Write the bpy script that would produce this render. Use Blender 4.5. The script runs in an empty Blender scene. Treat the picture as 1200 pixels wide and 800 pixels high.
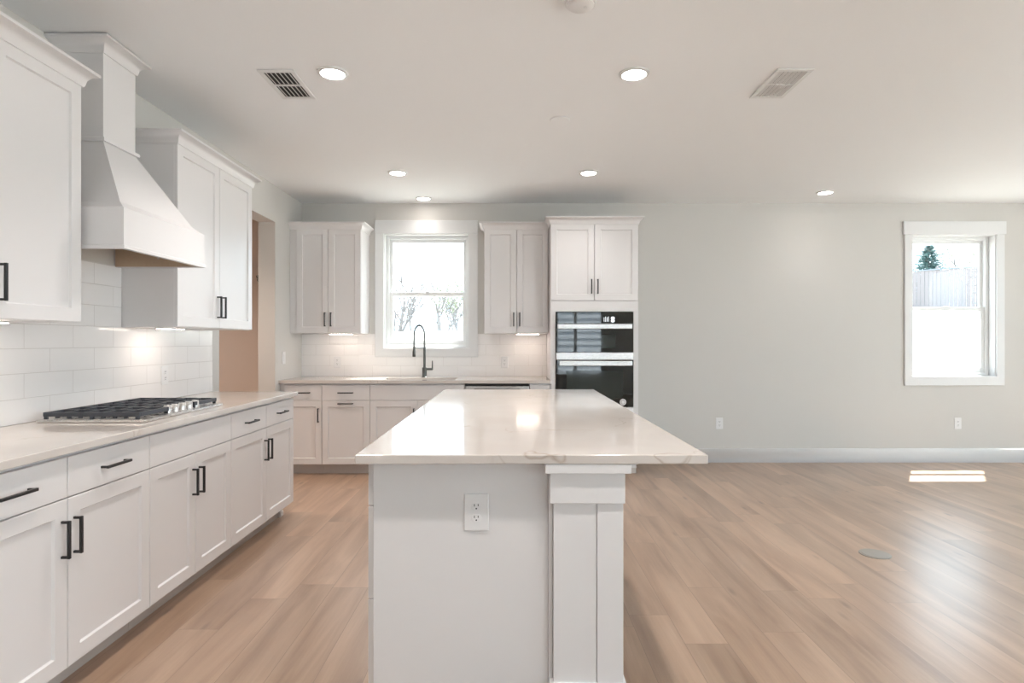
import bpy, bmesh, math, random
from mathutils import Matrix, Vector

R = math.radians
random.seed(7)
SC = bpy.context.scene
COL = SC.collection

# ------------------------------------------------------------------ camera, sky, sun, exposure
CAM_Z = 1.28
cam = bpy.data.cameras.new('camera')
cam.sensor_width = 36.0
cam.lens = 690.0 / 1200.0 * 36.0
cam.shift_x = 2.0 / 1200.0
cam.clip_start = 0.05
cam.clip_end = 400
cam_o = bpy.data.objects.new('camera', cam)
cam_o.location = (0, 0, CAM_Z)
cam_o.rotation_euler = (R(90), 0, 0)
COL.objects.link(cam_o)
SC.camera = cam_o

SC.view_settings.view_transform = 'Standard'
SC.view_settings.look = 'None'
SC.view_settings.gamma = 1.0
SC.view_settings.use_curve_mapping = False
SC.view_settings.exposure = 1.22

SKY = 2.2
SUN = 10.0
CAN = 14.0
CAN_W = 30.0
w = bpy.data.worlds.new('sky')
SC.world = w
w.use_nodes = True
nt = w.node_tree
nt.nodes.clear()
out = nt.nodes.new('ShaderNodeOutputWorld')
bg = nt.nodes.new('ShaderNodeBackground')
tc = nt.nodes.new('ShaderNodeTexCoord')
nz = nt.nodes.new('ShaderNodeTexNoise')
nz.inputs['Scale'].default_value = 2.2
nz.inputs['Detail'].default_value = 4
rp = nt.nodes.new('ShaderNodeValToRGB')
rp.color_ramp.elements[0].position = 0.3
rp.color_ramp.elements[0].color = (0.66, 0.83, 1.0, 1)
rp.color_ramp.elements[1].position = 0.7
rp.color_ramp.elements[1].color = (0.82, 0.92, 1.0, 1)
nt.links.new(tc.outputs['Generated'], nz.inputs['Vector'])
nt.links.new(nz.outputs['Fac'], rp.inputs['Fac'])
nt.links.new(rp.outputs['Color'], bg.inputs['Color'])
bg.inputs['Strength'].default_value = SKY
nt.links.new(bg.outputs['Background'], out.inputs['Surface'])

sun = bpy.data.lights.new('sun', 'SUN')
sun.energy = SUN
sun.angle = R(0.6)
sun.color = (1.0, 0.97, 0.93)
sun_o = bpy.data.objects.new('sun', sun)
sun_o.rotation_euler = Vector((-0.72, -1.0, -2.32)).to_track_quat('-Z', 'Y').to_euler()
sun_o.location = (10, 14, 30)
COL.objects.link(sun_o)

# ------------------------------------------------------------------ materials
def new_mat(name):
    m = bpy.data.materials.new(name)
    m.use_nodes = True
    return m, m.node_tree, m.node_tree.nodes['Principled BSDF']

def paint(name, col, rough=0.5, bump=0.0, scale=120.0, var=0.02, metallic=0.0, spec=0.5):
    m, t, b = new_mat(name)
    tc = t.nodes.new('ShaderNodeTexCoord')
    n = t.nodes.new('ShaderNodeTexNoise')
    n.inputs['Scale'].default_value = scale
    n.inputs['Detail'].default_value = 3
    t.links.new(tc.outputs['Object'], n.inputs['Vector'])
    mx = t.nodes.new('ShaderNodeMix')
    mx.data_type = 'RGBA'
    mx.inputs['A'].default_value = (*[c * (1 - var) for c in col], 1)
    mx.inputs['B'].default_value = (*[min(1, c * (1 + var)) for c in col], 1)
    t.links.new(n.outputs['Fac'], mx.inputs['Factor'])
    t.links.new(mx.outputs['Result'], b.inputs['Base Color'])
    b.inputs['Roughness'].default_value = rough
    b.inputs['Metallic'].default_value = metallic
    b.inputs['Specular IOR Level'].default_value = spec
    if bump:
        bp = t.nodes.new('ShaderNodeBump')
        bp.inputs['Strength'].default_value = bump
        bp.inputs['Distance'].default_value = 0.002
        t.links.new(n.outputs['Fac'], bp.inputs['Height'])
        t.links.new(bp.outputs['Normal'], b.inputs['Normal'])
    return m

def emit(name, col, strength):
    m, t, b = new_mat(name)
    b.inputs['Base Color'].default_value = (0.8, 0.8, 0.8, 1)
    b.inputs['Emission Color'].default_value = (*col, 1)
    b.inputs['Emission Strength'].default_value = strength
    return m

def glass_mat(name, tint=(0.97, 0.99, 0.98)):
    m = bpy.data.materials.new(name)
    m.use_nodes = True
    t = m.node_tree
    t.nodes.clear()
    o = t.nodes.new('ShaderNodeOutputMaterial')
    tr = t.nodes.new('ShaderNodeBsdfTransparent')
    tr.inputs['Color'].default_value = (*tint, 1)
    gl = t.nodes.new('ShaderNodeBsdfGlossy')
    gl.inputs['Roughness'].default_value = 0.02
    lw = t.nodes.new('ShaderNodeLayerWeight')      # thin pane: same reflectance from both sides
    pw = t.nodes.new('ShaderNodeMath'); pw.operation = 'POWER'; pw.inputs[1].default_value = 5.0
    ma = t.nodes.new('ShaderNodeMath'); ma.operation = 'MULTIPLY_ADD'
    ma.inputs[1].default_value = 0.5; ma.inputs[2].default_value = 0.03
    mx = t.nodes.new('ShaderNodeMixShader')
    t.links.new(lw.outputs['Facing'], pw.inputs[0])
    t.links.new(pw.outputs['Value'], ma.inputs[0])
    t.links.new(ma.outputs['Value'], mx.inputs['Fac'])
    t.links.new(tr.outputs['BSDF'], mx.inputs[1])
    t.links.new(gl.outputs['BSDF'], mx.inputs[2])
    t.links.new(mx.outputs['Shader'], o.inputs['Surface'])
    return m

def floor_mat():
    m, t, b = new_mat('oak_plank_floor')
    N, L = t.nodes, t.links
    tc = N.new('ShaderNodeTexCoord')
    sp = N.new('ShaderNodeSeparateXYZ')
    L.new(tc.outputs['Object'], sp.inputs['Vector'])
    cb = N.new('ShaderNodeCombineXYZ')
    row = N.new('ShaderNodeMath'); row.operation = 'DIVIDE'; row.inputs[1].default_value = 0.185
    rf = N.new('ShaderNodeMath'); rf.operation = 'FLOOR'
    wn = N.new('ShaderNodeTexWhiteNoise'); wn.noise_dimensions = '1D'
    sh = N.new('ShaderNodeMath'); sh.operation = 'MULTIPLY_ADD'; sh.inputs[1].default_value = 1.25
    L.new(sp.outputs['X'], row.inputs[0]); L.new(row.outputs['Value'], rf.inputs[0])
    L.new(rf.outputs['Value'], wn.inputs['W']); L.new(wn.outputs['Value'], sh.inputs[0])
    L.new(sp.outputs['Y'], sh.inputs[2])
    L.new(sh.outputs['Value'], cb.inputs['X'])
    L.new(sp.outputs['X'], cb.inputs['Y'])
    br = N.new('ShaderNodeTexBrick')
    br.offset = 0.0
    br.inputs['Scale'].default_value = 1.0
    br.inputs['Brick Width'].default_value = 1.25
    br.inputs['Row Height'].default_value = 0.185
    br.inputs['Mortar Size'].default_value = 0.0012
    br.inputs['Mortar Smooth'].default_value = 0.3
    br.inputs['Bias'].default_value = 0.0
    br.inputs['Color1'].default_value = (0, 0, 0, 1)
    br.inputs['Color2'].default_value = (1, 1, 1, 1)
    br.inputs['Mortar'].default_value = (0.5, 0.5, 0.5, 1)
    L.new(cb.outputs['Vector'], br.inputs['Vector'])
    # long wood figure, shifted plank by plank
    sc = N.new('ShaderNodeVectorMath'); sc.operation = 'MULTIPLY'
    sc.inputs[1].default_value = (0.8, 6.5, 1.0)
    L.new(cb.outputs['Vector'], sc.inputs[0])
    of = N.new('ShaderNodeVectorMath'); of.operation = 'MULTIPLY_ADD'
    of.inputs[1].default_value = (17.0, 11.0, 5.0)
    L.new(br.outputs['Color'], of.inputs[0])
    L.new(sc.outputs['Vector'], of.inputs[2])
    n1 = N.new('ShaderNodeTexNoise'); n1.inputs['Scale'].default_value = 1.3
    n1.inputs['Detail'].default_value = 5; n1.inputs['Distortion'].default_value = 0.6
    L.new(of.outputs['Vector'], n1.inputs['Vector'])
    sc2 = N.new('ShaderNodeVectorMath'); sc2.operation = 'MULTIPLY'
    sc2.inputs[1].default_value = (2.0, 12.0, 1.0)
    L.new(of.outputs['Vector'], sc2.inputs[0])
    n2 = N.new('ShaderNodeTexNoise'); n2.inputs['Scale'].default_value = 1.6
    n2.inputs['Detail'].default_value = 4
    L.new(sc2.outputs['Vector'], n2.inputs['Vector'])
    # knots
    kn = N.new('ShaderNodeVectorMath'); kn.operation = 'MULTIPLY'
    kn.inputs[1].default_value = (1.0, 0.45, 1.0)
    L.new(of.outputs['Vector'], kn.inputs[0])
    vo = N.new('ShaderNodeTexVoronoi'); vo.inputs['Scale'].default_value = 2.3
    L.new(kn.outputs['Vector'], vo.inputs['Vector'])
    kr = N.new('ShaderNodeMapRange')
    kr.inputs['From Min'].default_value = 0.02; kr.inputs['From Max'].default_value = 0.13
    kr.inputs['To Min'].default_value = 1.0; kr.inputs['To Max'].default_value = 0.0
    L.new(vo.outputs['Distance'], kr.inputs['Value'])
    base = N.new('ShaderNodeValToRGB')
    e = base.color_ramp.elements
    e[0].position = 0.25; e[0].color = (0.33, 0.20, 0.125, 1)
    e[1].position = 0.75; e[1].color = (0.64, 0.455, 0.325, 1)
    x = e.new(0.5); x.color = (0.50, 0.335, 0.23, 1)
    L.new(n1.outputs['Fac'], base.inputs['Fac'])
    tint = N.new('ShaderNodeMix'); tint.data_type = 'RGBA'; tint.blend_type = 'MULTIPLY'
    tint.inputs['Factor'].default_value = 1.0
    pr = N.new('ShaderNodeValToRGB')
    pr.color_ramp.elements[0].color = (0.78, 0.775, 0.77, 1)
    pr.color_ramp.elements[1].color = (1.08, 1.07, 1.06, 1)
    L.new(br.outputs['Color'], pr.inputs['Fac'])
    L.new(base.outputs['Color'], tint.inputs['A'])
    L.new(pr.outputs['Color'], tint.inputs['B'])
    fine = N.new('ShaderNodeMix'); fine.data_type = 'RGBA'; fine.blend_type = 'MULTIPLY'
    fine.inputs['Factor'].default_value = 0.18
    L.new(tint.outputs['Result'], fine.inputs['A'])
    L.new(n2.outputs['Fac'], fine.inputs['B'])
    kmix = N.new('ShaderNodeMix'); kmix.data_type = 'RGBA'
    kmix.inputs['B'].default_value = (0.16, 0.1, 0.07, 1)
    kf = N.new('ShaderNodeMath'); kf.operation = 'MULTIPLY'; kf.inputs[1].default_value = 0.7
    L.new(kr.outputs['Result'], kf.inputs[0])
    L.new(kf.outputs['Value'], kmix.inputs['Factor'])
    L.new(fine.outputs['Result'], kmix.inputs['A'])
    seam = N.new('ShaderNodeMix'); seam.data_type = 'RGBA'
    seam.inputs['B'].default_value = (0.12, 0.08, 0.055, 1)
    sf = N.new('ShaderNodeMath'); sf.operation = 'MULTIPLY'; sf.inputs[1].default_value = 0.6
    L.new(br.outputs['Fac'], sf.inputs[0])
    L.new(sf.outputs['Value'], seam.inputs['Factor'])
    L.new(kmix.outputs['Result'], seam.inputs['A'])
    L.new(seam.outputs['Result'], b.inputs['Base Color'])
    b.inputs['Roughness'].default_value = 0.32
    b.inputs['Specular IOR Level'].default_value = 0.9
    b.inputs['Coat Weight'].default_value = 0.4
    b.inputs['Coat Roughness'].default_value = 0.28
    bp = N.new('ShaderNodeBump'); bp.inputs['Strength'].default_value = 0.12
    bp.inputs['Distance'].default_value = 0.002
    L.new(n2.outputs['Fac'], bp.inputs['Height'])
    L.new(bp.outputs['Normal'], b.inputs['Normal'])
    return m

def quartz_mat(name='veined_quartz'):
    m, t, b = new_mat(name)
    N, L = t.nodes, t.links
    tc = N.new('ShaderNodeTexCoord')
    n0 = N.new('ShaderNodeTexNoise'); n0.inputs['Scale'].default_value = 1.6
    n0.inputs['Detail'].default_value = 4
    L.new(tc.outputs['Object'], n0.inputs['Vector'])
    ad = N.new('ShaderNodeVectorMath'); ad.operation = 'MULTIPLY_ADD'
    ad.inputs[1].default_value = (0.9, 0.9, 0.9)
    L.new(n0.outputs['Color'], ad.inputs[0])
    L.new(tc.outputs['Object'], ad.inputs[2])
    vo = N.new('ShaderNodeTexVoronoi'); vo.feature = 'DISTANCE_TO_EDGE'
    vo.inputs['Scale'].default_value = 1.7
    L.new(ad.outputs['Vector'], vo.inputs['Vector'])
    mr = N.new('ShaderNodeMapRange')
    mr.inputs['From Min'].default_value = 0.0; mr.inputs['From Max'].default_value = 0.010
    mr.inputs['To Min'].default_value = 1.0; mr.inputs['To Max'].default_value = 0.0
    L.new(vo.outputs['Distance'], mr.inputs['Value'])
    n2 = N.new('ShaderNodeTexNoise'); n2.inputs['Scale'].default_value = 2.4
    n2.inputs['Detail'].default_value = 2
    L.new(tc.outputs['Object'], n2.inputs['Vector'])
    mk = N.new('ShaderNodeMapRange')
    mk.inputs['From Min'].default_value = 0.52; mk.inputs['From Max'].default_value = 0.68
    L.new(n2.outputs['Fac'], mk.inputs['Value'])
    ml = N.new('ShaderNodeMath'); ml.operation = 'MULTIPLY'
    L.new(mr.outputs['Result'], ml.inputs[0]); L.new(mk.outputs['Result'], ml.inputs[1])
    m2 = N.new('ShaderNodeMath'); m2.operation = 'MULTIPLY'; m2.inputs[1].default_value = 0.6
    L.new(ml.outputs['Value'], m2.inputs[0])
    cl = N.new('ShaderNodeValToRGB')
    cl.color_ramp.elements[0].position = 0.3; cl.color_ramp.elements[0].color = (0.69, 0.64, 0.60, 1)
    cl.color_ramp.elements[1].position = 0.7; cl.color_ramp.elements[1].color = (0.61, 0.555, 0.515, 1)
    L.new(n0.outputs['Fac'], cl.inputs['Fac'])
    mx = N.new('ShaderNodeMix'); mx.data_type = 'RGBA'
    mx.inputs['B'].default_value = (0.36, 0.27, 0.2, 1)
    L.new(m2.outputs['Value'], mx.inputs['Factor'])
    L.new(cl.outputs['Color'], mx.inputs['A'])
    L.new(mx.outputs['Result'], b.inputs['Base Color'])
    b.inputs['Roughness'].default_value = 0.1
    b.inputs['Specular IOR Level'].default_value = 0.6
    return m

def tile_mat(name, axis, off=(0, 0)):
    # glossy white running-bond tiles; axis 'X' or 'Y' is the run of the wall
    m, t, b = new_mat(name)
    N, L = t.nodes, t.links
    tc = N.new('ShaderNodeTexCoord')
    sp = N.new('ShaderNodeSeparateXYZ')
    L.new(tc.outputs['Object'], sp.inputs['Vector'])
    cb = N.new('ShaderNodeCombineXYZ')
    a1 = N.new('ShaderNodeMath'); a1.inputs[1].default_value = off[0]
    a2 = N.new('ShaderNodeMath'); a2.inputs[1].default_value = off[1]
    L.new(sp.outputs[axis], a1.inputs[0]); L.new(sp.outputs['Z'], a2.inputs[0])
    L.new(a1.outputs['Value'], cb.inputs['X']); L.new(a2.outputs['Value'], cb.inputs['Y'])
    br = N.new('ShaderNodeTexBrick')
    br.offset = 0.5
    br.inputs['Scale'].default_value = 1.0
    br.inputs['Brick Width'].default_value = 0.30
    br.inputs['Row Height'].default_value = 0.1125
    br.inputs['Mortar Size'].default_value = 0.0016
    br.inputs['Mortar Smooth'].default_value = 0.4
    br.inputs['Color1'].default_value = (0.87, 0.85, 0.84, 1)
    br.inputs['Color2'].default_value = (0.89, 0.87, 0.86, 1)
    br.inputs['Mortar'].default_value = (0.72, 0.69, 0.67, 1)
    L.new(cb.outputs['Vector'], br.inputs['Vector'])
    L.new(br.outputs['Color'], b.inputs['Base Color'])
    b.inputs['Roughness'].default_value = 0.12
    iv = N.new('ShaderNodeMath'); iv.operation = 'SUBTRACT'; iv.inputs[0].default_value = 1.0
    L.new(br.outputs['Fac'], iv.inputs[1])
    bp = N.new('ShaderNodeBump'); bp.inputs['Strength'].default_value = 0.6
    bp.inputs['Distance'].default_value = 0.002
    L.new(iv.outputs['Value'], bp.inputs['Height'])
    L.new(bp.outputs['Normal'], b.inputs['Normal'])
    return m

def ground_mat():
    m, t, b = new_mat('dry_ground')
    N, L = t.nodes, t.links
    tc = N.new('ShaderNodeTexCoord')
    n = N.new('ShaderNodeTexNoise'); n.inputs['Scale'].default_value = 1.4
    n.inputs['Detail'].default_value = 8; n.inputs['Roughness'].default_value = 0.7
    L.new(tc.outputs['Object'], n.inputs['Vector'])
    cl = N.new('ShaderNodeValToRGB')
    cl.color_ramp.elements[0].position = 0.35; cl.color_ramp.elements[0].color = (0.25, 0.24, 0.21, 1)
    cl.color_ramp.elements[1].position = 0.6; cl.color_ramp.elements[1].color = (0.42, 0.40, 0.36, 1)
    L.new(n.outputs['Fac'], cl.inputs['Fac'])
    L.new(cl.outputs['Color'], b.inputs['Base Color'])
    b.inputs['Roughness'].default_value = 0.95
    return m

def brushed(name, col, rough, sx=(1, 1, 60)):
    m, t, b = new_mat(name)
    tc = t.nodes.new('ShaderNodeTexCoord')
    mp = t.nodes.new('ShaderNodeMapping'); mp.inputs['Scale'].default_value = sx
    n = t.nodes.new('ShaderNodeTexNoise'); n.inputs['Scale'].default_value = 30
    t.links.new(tc.outputs['Object'], mp.inputs['Vector'])
    t.links.new(mp.outputs['Vector'], n.inputs['Vector'])
    mr = t.nodes.new('ShaderNodeMapRange')
    mr.inputs['To Min'].default_value = rough * 0.75; mr.inputs['To Max'].default_value = rough * 1.25
    t.links.new(n.outputs['Fac'], mr.inputs['Value'])
    t.links.new(mr.outputs['Result'], b.inputs['Roughness'])
    b.inputs['Base Color'].default_value = (*col, 1)
    b.inputs['Metallic'].default_value = 1.0
    return m

M = {}
M['wall'] = paint('greige_wall_paint', (0.64, 0.62, 0.592), 0.7, 0.15, 220, 0.01)
M['ceil'] = paint('ceiling_paint', (0.88, 0.885, 0.895), 0.85, 0.2, 180, 0.01)
M['hall'] = paint('hall_tan_paint', (0.66, 0.57, 0.51), 0.75, 0.1, 220, 0.01)
M['trim'] = paint('white_trim_paint', (0.76, 0.76, 0.76), 0.4, 0.0, 40, 0.01)
M['cab'] = paint('white_cabinet_paint', (0.77, 0.75, 0.748), 0.32, 0.04, 300, 0.008)
M['inner'] = paint('brown_inner_panel', (0.52, 0.40, 0.29), 0.55, 0.1, 60, 0.08)
M['toe'] = paint('toe_kick_shade', (0.62, 0.58, 0.55), 0.5, 0.0, 60, 0.02)  # darker brown, the recess shadow is put into this colour
M['vinyl'] = paint('window_vinyl', (0.80, 0.81, 0.81), 0.35, 0.0, 40, 0.005)
M['plastic'] = paint('white_plastic', (0.80, 0.79, 0.79), 0.3, 0.0, 60, 0.005)
M['dark'] = paint('dark_slot', (0.02, 0.02, 0.022), 0.6, 0.0, 60, 0.05)
M['black'] = paint('matte_black_metal', (0.018, 0.017, 0.018), 0.38, 0.0, 200, 0.1)
M['iron'] = paint('cast_iron', (0.045, 0.05, 0.062), 0.36, 0.4, 400, 0.15)
M['bglass'] = paint('black_oven_glass', (0.006, 0.007, 0.007), 0.03, 0.0, 5, 0.02, spec=0.8)
M['bwin'] = paint('oven_window_glass', (0.02, 0.026, 0.023), 0.06, 0.0, 5, 0.05, spec=0.7)
M['steel'] = brushed('brushed_stainless', (0.66, 0.64, 0.62), 0.28)
M['faucet'] = paint('gunmetal', (0.13, 0.135, 0.13), 0.3, 0.0, 100, 0.05, metallic=0.85)
M['glass'] = glass_mat('window_glass')
M['floor'] = floor_mat()
M['quartz'] = quartz_mat()
M['tile_l'] = tile_mat('tiles_on_left_wall', 'Y', (0.035, -0.91))
M['tile_b'] = tile_mat('tiles_on_back_wall', 'X', (0.11, -0.91))
M['lens'] = emit('lit_diffuser', (1.0, 0.945, 0.88), CAN)
M['lens_dim'] = emit('lit_diffuser_dimmed', (1.0, 0.93, 0.86), CAN * 0.8)
M['lens_half'] = emit('lit_diffuser_half', (1.0, 0.93, 0.86), CAN * 0.9)
M['lens_warm'] = emit('lit_diffuser_warm', (1.0, 0.74, 0.52), CAN)
M['bar'] = emit('lit_under_cabinet_bar', (1.0, 0.84, 0.72), 13.0)
M['glint'] = emit('panel_glint_glow', (0.85, 0.92, 1.0), 0.5)  # glow that paints a reflection on the oven control glass
M['bark'] = paint('grey_bark', (0.17, 0.16, 0.16), 0.9, 0.4, 12, 0.2)
M['needle'] = paint('conifer_needles', (0.10, 0.19, 0.185), 0.8, 0.0, 6, 0.3)
M['leaf'] = paint('pale_spring_leaves', (0.26, 0.28, 0.21), 0.8, 0.0, 6, 0.2)
M['fence'] = paint('pale_fence_boards', (0.24, 0.215, 0.22), 0.8, 0.0, 8, 0.15)
M['fcap'] = paint('fence_cap', (0.22, 0.26, 0.30), 0.7, 0.0, 8, 0.1)
M['siding'] = paint('white_lap_siding', (0.66, 0.70, 0.76), 0.6, 0.0, 8, 0.03)
M['shingle'] = paint('grey_roof_shingle', (0.14, 0.14, 0.15), 0.9, 0.3, 20, 0.2)
M['ground'] = ground_mat()
M['bounce'] = paint('pale_bounce_ground', (0.55, 0.54, 0.52), 0.85, 0.2, 3, 0.06)  # pale so that it throws light into the room
M['nickel'] = paint('satin_cover', (0.42, 0.40, 0.37), 0.35, 0.0, 60, 0.05, metallic=0.6)

# ------------------------------------------------------------------ mesh helpers
class MB:
    """collects shapes into one mesh"""
    def __init__(self, mat=None):
        self.bm = bmesh.new()
        self.X = mat            # optional matrix applied to everything on build

    def box(self, x0, x1, y0, y1, z0, z1, bev=0.0, seg=2):
        bm = self.bm
        vs = [bm.verts.new((x, y, z)) for z in (z0, z1) for y in (y0, y1) for x in (x0, x1)]
        idx = [(0, 2, 3, 1), (4, 5, 7, 6), (0, 1, 5, 4), (2, 6, 7, 3), (0, 4, 6, 2), (1, 3, 7, 5)]
        fs = [bm.faces.new([vs[i] for i in f]) for f in idx]
        if bev:
            es = list({e for f in fs for e in f.edges})
            bmesh.ops.bevel(bm, geom=es, offset=bev, segments=seg, affect='EDGES', profile=0.5)
        return self

    def cyl(self, c, r, h, axis='Z', n=24, r2=None, bev=0.0):
        """cylinder starting at c and running h along the axis"""
        r2 = r if r2 is None else r2
        bm = self.bm
        rings = []
        prof = [(r, 0), (r2, h)]
        if bev:
            prof = [(r - bev, 0), (r, bev), (r2, h - bev), (r2 - bev, h)]
        return self.lathe(c, prof, axis, n)

    def lathe(self, c, prof, axis='Z', n=24, cap=True):
        bm = self.bm
        def P(rr, t, a):
            u, v = rr * math.cos(a), rr * math.sin(a)
            if axis == 'Z': q = (u, v, t)
            elif axis == 'Y': q = (u, t, v)
            else: q = (t, u, v)
            return (c[0] + q[0], c[1] + q[1], c[2] + q[2])
        rings = [[bm.verts.new(P(rr, t, 2 * math.pi * i / n)) for i in range(n)] for rr, t in prof]
        for a, b in zip(rings, rings[1:]):
            for i in range(n):
                bm.faces.new((a[i], a[(i + 1) % n], b[(i + 1) % n], b[i])).smooth = True
        if cap:
            bm.faces.new(list(reversed(rings[0])))
            bm.faces.new(rings[-1])
        return self

    def tube(self, pts, radii, n=10):
        bm = self.bm
        pts = [Vector(p) for p in pts]
        if not isinstance(radii, (list, tuple)):
            radii = [radii] * len(pts)
        rings = []
        up = Vector((0.123, 0.31, 0.94)).normalized()
        prev = None
        for i, p in enumerate(pts):
            d = (pts[min(i + 1, len(pts) - 1)] - pts[max(i - 1, 0)]).normalized()
            if prev is None:
                a = d.cross(up)
                if a.length < 0.05: a = d.cross(Vector((1, 0, 0)))
                a.normalize()
            else:
                a = (prev - d * prev.dot(d)).normalized()
            prev = a
            b = d.cross(a)
            rings.append([bm.verts.new(p + (a * math.cos(2 * math.pi * k / n) + b * math.sin(2 * math.pi * k / n)) * radii[i]) for k in range(n)])
        for a, b in zip(rings, rings[1:]):
            for k in range(n):
                bm.faces.new((a[k], a[(k + 1) % n], b[(k + 1) % n], b[k])).smooth = True
        bm.faces.new(list(reversed(rings[0])))
        bm.faces.new(rings[-1])
        return self

    def sweep(self, path, prof):
        """moulding: plan polyline (open), profile [(outward offset, z)] with mitred corners.
        outward is to the right of the walking direction"""
        bm = self.bm
        P = [Vector((p[0], p[1])) for p in path]
        nrm = []
        for a, b in zip(P, P[1:]):
            d = (b - a).normalized()
            nrm.append(Vector((d.y, -d.x)))
        mit = []
        for i in range(len(P)):
            if i == 0: mit.append(nrm[0])
            elif i == len(P) - 1: mit.append(nrm[-1])
            else:
                s = (nrm[i - 1] + nrm[i]).normalized()
                mit.append(s / max(0.2, s.dot(nrm[i])))
        cols = [[bm.verts.new((P[i].x + mit[i].x * o, P[i].y + mit[i].y * o, z)) for o, z in prof] for i in range(len(P))]
        m = len(prof)
        for a, b in zip(cols, cols[1:]):
            for k in range(m):
                bm.faces.new((a[k], b[k], b[(k + 1) % m], a[(k + 1) % m])).smooth = True
        bm.faces.new(cols[0]); bm.faces.new(list(reversed(cols[-1])))
        return self

    def loft(self, rings, cap=True):
        bm = self.bm
        R_ = [[bm.verts.new(p) for p in r] for r in rings]
        n = len(R_[0])
        for a, b in zip(R_, R_[1:]):
            for i in range(n):
                bm.faces.new((a[i], a[(i + 1) % n], b[(i + 1) % n], b[i]))
        if cap:
            bm.faces.new(list(reversed(R_[0]))); bm.faces.new(R_[-1])
        return self

    def shaker(self, x0, x1, z0, z1, yf, t=0.02, rail=0.058, rec=0.009):
        """framed door, front face at y=yf looking to -Y"""
        def ring(i, y):
            return [(x0 + i, y, z0 + i), (x1 - i, y, z0 + i), (x1 - i, y, z1 - i), (x0 + i, y, z1 - i)]
        self.loft([ring(0, yf + t), ring(0, yf + 0.002), ring(0.002, yf), ring(rail, yf),
                   ring(rail + 0.005, yf + rec), ], cap=True)
        return self

    def pull(self, cx, cz, yf, length=0.135, vertical=True, proj=0.032, th=0.0105):
        h = length / 2
        if vertical:
            self.box(cx - th / 2, cx + th / 2, yf - proj, yf - proj + th, cz - h, cz + h, 0.0012, 1)
            for s in (-1, 1):
                zc = cz + s * (h - th / 2)
                self.box(cx - th / 2 + .001, cx + th / 2 - .001, yf - proj + th - .001, yf + 0.0002, zc - th / 2 + .001, zc + th / 2 - .001)
        else:
            self.box(cx - h, cx + h, yf - proj, yf - proj + th, cz - th / 2, cz + th / 2, 0.0012, 1)
            for s in (-1, 1):
                xc = cx + s * (h - th / 2)
                self.box(xc - th / 2 + .001, xc + th / 2 - .001, yf - proj + th - .001, yf + 0.0002, cz - th / 2 + .001, cz + th / 2 - .001)
        return self

    def build(self, name, mat, parent=None, smooth=True):
        bm = self.bm
        if self.X is not None:
            bm.transform(self.X)
        bmesh.ops.recalc_face_normals(bm, faces=bm.faces)
        me = bpy.data.meshes.new(name)
        bm.to_mesh(me); bm.free()
        mats = mat if isinstance(mat, (list, tuple)) else [mat]
        for q in mats: me.materials.append(q)
        if smooth:
            flags = [p.use_smooth for p in me.polygons]
            me.set_sharp_from_angle(angle=R(42))
            me.polygons.foreach_set('use_smooth', flags)
        o = bpy.data.objects.new(name, me)
        COL.objects.link(o)
        if parent is not None: o.parent = parent
        return o

def empty(name, loc=(0, 0, 0), rz=0.0):
    o = bpy.data.objects.new(name, None)
    o.empty_display_size = 0.1
    o.location = loc
    o.rotation_euler = (0, 0, rz)
    COL.objects.link(o)
    return o

def tag(o, label=None, cat=None, group=None, kind=None):
    if label: o['label'] = label
    if cat: o['category'] = cat
    if group: o['group'] = group
    if kind: o['kind'] = kind
    return o

def thing(name, label, cat, loc=(0, 0, 0), rz=0.0, group=None):
    return tag(empty(name, loc, rz), label, cat, group)

def struct(o, label=None, cat=None):
    return tag(o, label, cat, None, 'structure')

def copy_thing(src, loc, label=None, rz=None):
    r = src.copy(); COL.objects.link(r); r.location = loc
    if rz is not None: r.rotation_euler = (0, 0, rz)
    if label: r['label'] = label
    for ch in list(src.children):
        c = ch.copy(); COL.objects.link(c); c.parent = r
        for g in list(ch.children):
            d = g.copy(); COL.objects.link(d); d.parent = c
    return r

# ------------------------------------------------------------------ room dimensions
XL, YB, H = -2.21, 6.242, 2.745          # left wall face, back wall face, ceiling
XR, YR = 6.9, -3.0                        # right wall face, rear wall face
WT = 0.16                                 # wall thickness
HX, HY0, HY1 = -3.6, 3.3, 6.1             # hallway beyond the opening
OP0, OP1, OPZ = 4.47, 5.535, 2.403        # opening in the left wall

# floor and ceiling
b = MB()
b.box(XL - WT, XR + WT, YR - WT, YB + WT, -0.12, 0)
b.box(HX - WT, XL - WT, HY0 - WT, HY1 + WT, -0.12, 0)
struct(b.build('floor', M['floor'], smooth=False), 'light brown oak-look plank floor', 'floor')
b = MB()
b.box(XL - WT, XR + WT, YR - WT, YB + WT, H, H + 0.15)
b.box(HX - WT, XL - WT, HY0 - WT, HY1 + WT, H, H + 0.15)
struct(b.build('ceiling', M['ceil'], smooth=False), 'flat off-white painted ceiling', 'ceiling')

# walls with their openings
def wall_x(b, y0, y1, xs0, xs1, holes):
    """wall along X with holes [(x0,x1,z0,z1)]"""
    x = xs0
    for hx0, hx1, hz0, hz1 in sorted(holes):
        b.box(x, hx0, y0, y1, 0, H)
        if hz0 > 0: b.box(hx0, hx1, y0, y1, 0, hz0)
        b.box(hx0, hx1, y0, y1, hz1, H)
        x = hx1
    b.box(x, xs1, y0, y1, 0, H)

def wall_y(b, x0, x1, ys0, ys1, holes):
    y = ys0
    for hy0, hy1, hz0, hz1 in sorted(holes):
        b.box(x0, x1, y, hy0, 0, H)
        if hz0 > 0: b.box(x0, x1, hy0, hy1, 0, hz0)
        b.box(x0, x1, hy0, hy1, hz1, H)
        y = hy1
    b.box(x0, x1, y, ys1, 0, H)

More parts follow.
